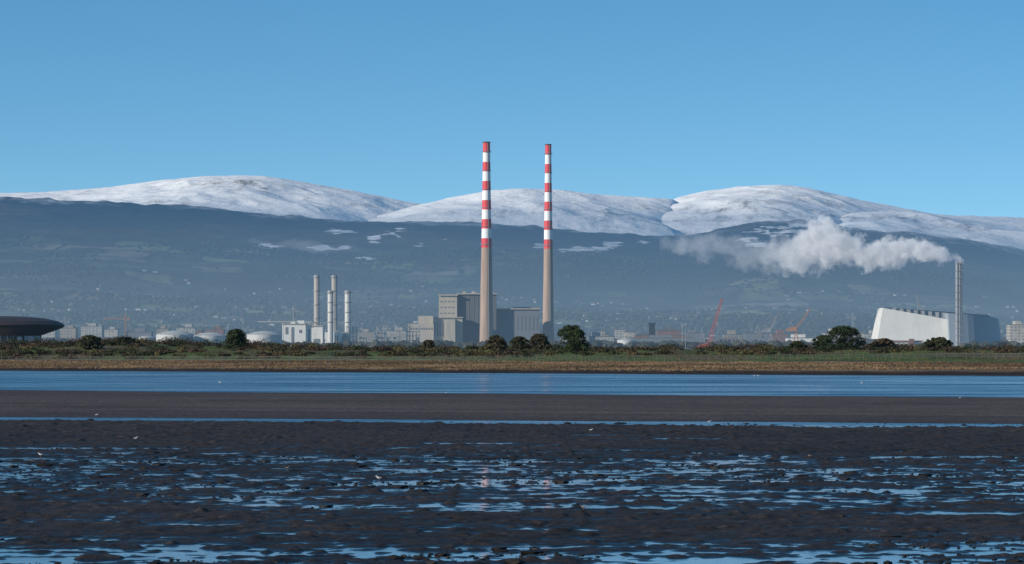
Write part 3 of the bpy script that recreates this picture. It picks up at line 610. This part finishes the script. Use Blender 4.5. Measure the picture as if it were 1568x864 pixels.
for i in range(34):
    b=random.choice([random.uniform(90,430),random.uniform(540,670),random.uniform(900,1345),random.uniform(430,560)]); d=random.uniform(3700,4400); x=X(b,d); h=random.uniform(16,30)
    q=empty('floodlight_mast'); mb=MB(); mb.lathe(x,d,[(.3,1),(.15,h)],6); mb.obj('pole',[STEEL],q); mb=MB(); mb.box(x-1.,x+1.,d-.3,d+.3,h,h+.6); mb.obj('lamp_head',[TANKW],q)
# ------------------------------------------------------------------ plumes
def plume(name,d,b0,b1,e0,e1,cl,rad,den,dens,depth,em,nscale,srate):
    x0,x1=X(b0,d),X(b1,d); z0,z1=Z(e1,d),Z(e0,d)
    mb=MB(); mb.box(x0,x1,d-depth,d+depth,z0,z1)
    m=bpy.data.materials.new(name+'_vol'); m.use_nodes=True; nt=m.node_tree; nt.nodes.clear(); N=nt.nodes; Lk=nt.links
    out=N.new('ShaderNodeOutputMaterial'); g=N.new('ShaderNodeNewGeometry')
    nz=noise(nt,nscale*.45,2,g.outputs['Position'],.6)
    sb=N.new('ShaderNodeVectorMath'); sb.operation='SUBTRACT'; Lk.new(nz.outputs['Color'],sb.inputs[0]); sb.inputs[1].default_value=(.5,.5,.5)
    sc=N.new('ShaderNodeVectorMath'); sc.operation='SCALE'; Lk.new(sb.outputs[0],sc.inputs[0]); sc.inputs['Scale'].default_value=.6/nscale
    ad=N.new('ShaderNodeVectorMath'); ad.operation='ADD'; Lk.new(g.outputs['Position'],ad.inputs[0]); Lk.new(sc.outputs[0],ad.inputs[1])
    sp=N.new('ShaderNodeSeparateXYZ'); Lk.new(ad.outputs[0],sp.inputs[0])
    s=N.new('ShaderNodeMapRange'); s.inputs['From Min'].default_value=x0; s.inputs['From Max'].default_value=x1; Lk.new(sp.outputs['X'],s.inputs['Value'])
    zz=N.new('ShaderNodeMapRange'); zz.clamp=False; zz.inputs['From Min'].default_value=z0; zz.inputs['From Max'].default_value=z1; Lk.new(sp.outputs['Z'],zz.inputs['Value'])
    def curve(pts):
        c=N.new('ShaderNodeFloatCurve'); cv=c.mapping.curves[0]; pts=sorted(pts)
        cv.points[0].location=pts[0]; cv.points[1].location=pts[-1]
        for p_ in pts[1:-1]: cv.points.new(*p_)
        c.mapping.update(); Lk.new(s.outputs[0],c.inputs['Value']); return c.outputs[0]
    def M(op,a,b=None,c=None):
        q=N.new('ShaderNodeMath'); q.operation=op
        for i,v in enumerate((a,b,c)):
            if v is None: continue
            if isinstance(v,(int,float)): q.inputs[i].default_value=v
            else: Lk.new(v,q.inputs[i])
        return q.outputs[0]
    H=z1-z0; zc=curve([((b-b0)/(b1-b0),(e1-v)/(e1-e0)) for b,v in cl]); rc=curve([((b-b0)/(b1-b0),v/(e1-e0)) for b,v in rad]); dc=curve([((b-b0)/(b1-b0),v) for b,v in den])
    dz=M('SUBTRACT',zz.outputs[0],zc); dy=M('DIVIDE',M('SUBTRACT',sp.outputs['Y'],d),H)
    rr=M('DIVIDE',M('SQRT',M('ADD',M('MULTIPLY',dz,dz),M('MULTIPLY',dy,dy))),rc)
    n2=noise(nt,nscale,5,g.outputs['Position'],.62); rn=M('ADD',rr,M('MULTIPLY',M('SUBTRACT',n2.outputs['Fac'],.5),3.6))
    dd=M('SUBTRACT',1,rn); dd=M('MINIMUM',M('MAXIMUM',M('MULTIPLY',dd,2.2),0),1); dd=M('MULTIPLY',M('MULTIPLY',dd,dc),dens)
    v=N.new('ShaderNodeVolumePrincipled'); v.inputs['Color'].default_value=(.97,.97,.98,1); Lk.new(dd,v.inputs['Density']); v.inputs['Anisotropy'].default_value=0.0
    v.inputs['Emission Color'].default_value=(.76,.85,1,1); Lk.new(M('MULTIPLY',dd,em),v.inputs['Emission Strength'])  # vapour glows by emission, standing in for multiply scattered light
    Lk.new(v.outputs[0],out.inputs['Volume']); m.cycles.volume_step_rate=srate; m.cycles.emission_sampling='NONE'
    mb.obj(name,[m])
plume('steam_plume',3800,1010,1476,318,425,
  [(1010,374),(1060,376),(1120,382),(1190,390),(1225,386),(1255,371),(1285,380),(1320,387),(1350,388),(1390,383),(1430,386),(1462,396),(1476,401)],
  [(1010,14),(1060,20),(1120,22),(1190,25),(1225,29),(1255,37),(1285,28),(1320,24),(1350,22),(1390,20),(1430,16),(1462,8),(1476,3)],
  [(1010,.04),(1060,.09),(1120,.09),(1175,.14),(1205,.3),(1255,.7),(1300,.85),(1350,.9),(1400,.9),(1450,.7),(1476,.3)],.19,38,.23,.068,.35)
plume('smoke_wisp',8200,380,600,355,400,[(380,368),(430,374),(480,379),(540,386),(600,388)],[(380,5),(430,9),(480,10),(540,8),(600,5)],[(380,.3),(430,.8),(480,.7),(540,.4),(600,.0)],.006,90,.18,.012,.6)
# ------------------------------------------------------------------ seaweed clumps on the mud
N=14000; y=66+160*rng.random(N)**1.5; x=rng.uniform(-.17,.17,N)*y; ok=(fbm(x/5,y/6,3,701)+.4*fbm(x/40,y/15,2,703))>.0; x=x[ok];y=y[ok]; r=rng.uniform(.02,.07,len(x))*(1+2.6*(rng.random(len(x))<.07))
blobs('seaweed_clumps',x,y,.012+0*x,r,np.array([.018,.014,.010])*rng.uniform(.6,1.8,(len(x),1)),attr_mat('seaweed_mat',.6,False),.35)
# ------------------------------------------------------------------ birds
def bird(name,b,e_,size,bodym,wingm,face=1):
    d=CH*F/(e_-530); x=X(b,d); z=.03; q=empty(name)
    k=size; pts=[(-.50,.0,.62,.03),(-.28,0,.60,.11),(-.05,0,.58,.17),(.15,0,.62,.15),(.26,0,.76,.075),(.33,0,.88,.085),(.40,0,.88,.05),(.55,0,.84,.014)]
    me=bpy.data.meshes.new('body'); me.from_pydata([(x+a*k*face,d+c*k,z+h*k) for a,c,h,_ in pts],[(i,i+1) for i in range(len(pts)-1)],[])
    o=bpy.data.objects.new('body',me); link(o,q); md=o.modifiers.new('skin','SKIN'); 
    for i,v in enumerate(me.skin_vertices[0].data if me.skin_vertices else []): v.radius=(pts[i][3]*k,)*2
    o.modifiers.new('sub','SUBSURF').levels=1; o.modifiers['sub'].render_levels=1; me.materials.append(bodym)
    mb=MB()
    for sd in (-.06,.06):
        mb.beam((x-.02*k*face,d+sd*k,z+.5*k),(x+.02*k*face,d+sd*k,z-.02),.03*k); mb.beam((x+.02*k*face,d+sd*k,z),(x+.12*k*face,d+sd*k,z),.03*k)
    mb.obj('legs',[ORNG],q)
    mb=MB()
    for sd in (-1,1):
        mb.add([(x+.14*k*face,d+sd*.15*k,z+.68*k),(x-.1*k*face,d+sd*.19*k,z+.70*k),(x-.55*k*face,d+sd*.06*k,z+.64*k),(x-.2*k*face,d+sd*.19*k,z+.52*k),(x+.1*k*face,d+sd*.17*k,z+.53*k)],[(0,1,2,3,4)])
    mb.obj('folded_wings',[wingm],q)
GW=simple('gull_white',(.7,.7,.68),.7,.03,haze=False); GG=simple('gull_grey',(.40,.42,.45),.7,.05,haze=False); WB=simple('wader_brown',(.22,.17,.13),.8,.2,haze=False)
for b,e_,f in [(208,676,1),(580,739,-1),(683,604,1),(148,639,1),(337,589,-1),(905,663,1),(1086,650,1),(1155,578,1),(1161,578,-1),(1470,612,1),(62,702,-1),(1320,590,-1)]:
    bird('gull',b,e_,.21 if e_>600 else .36,GW,GG,f)
for b,e_,f in [(893,784,-1),(440,722,1),(1240,703,-1)]: bird('wader',b,e_,.17,WB,WB,f)
print('done')
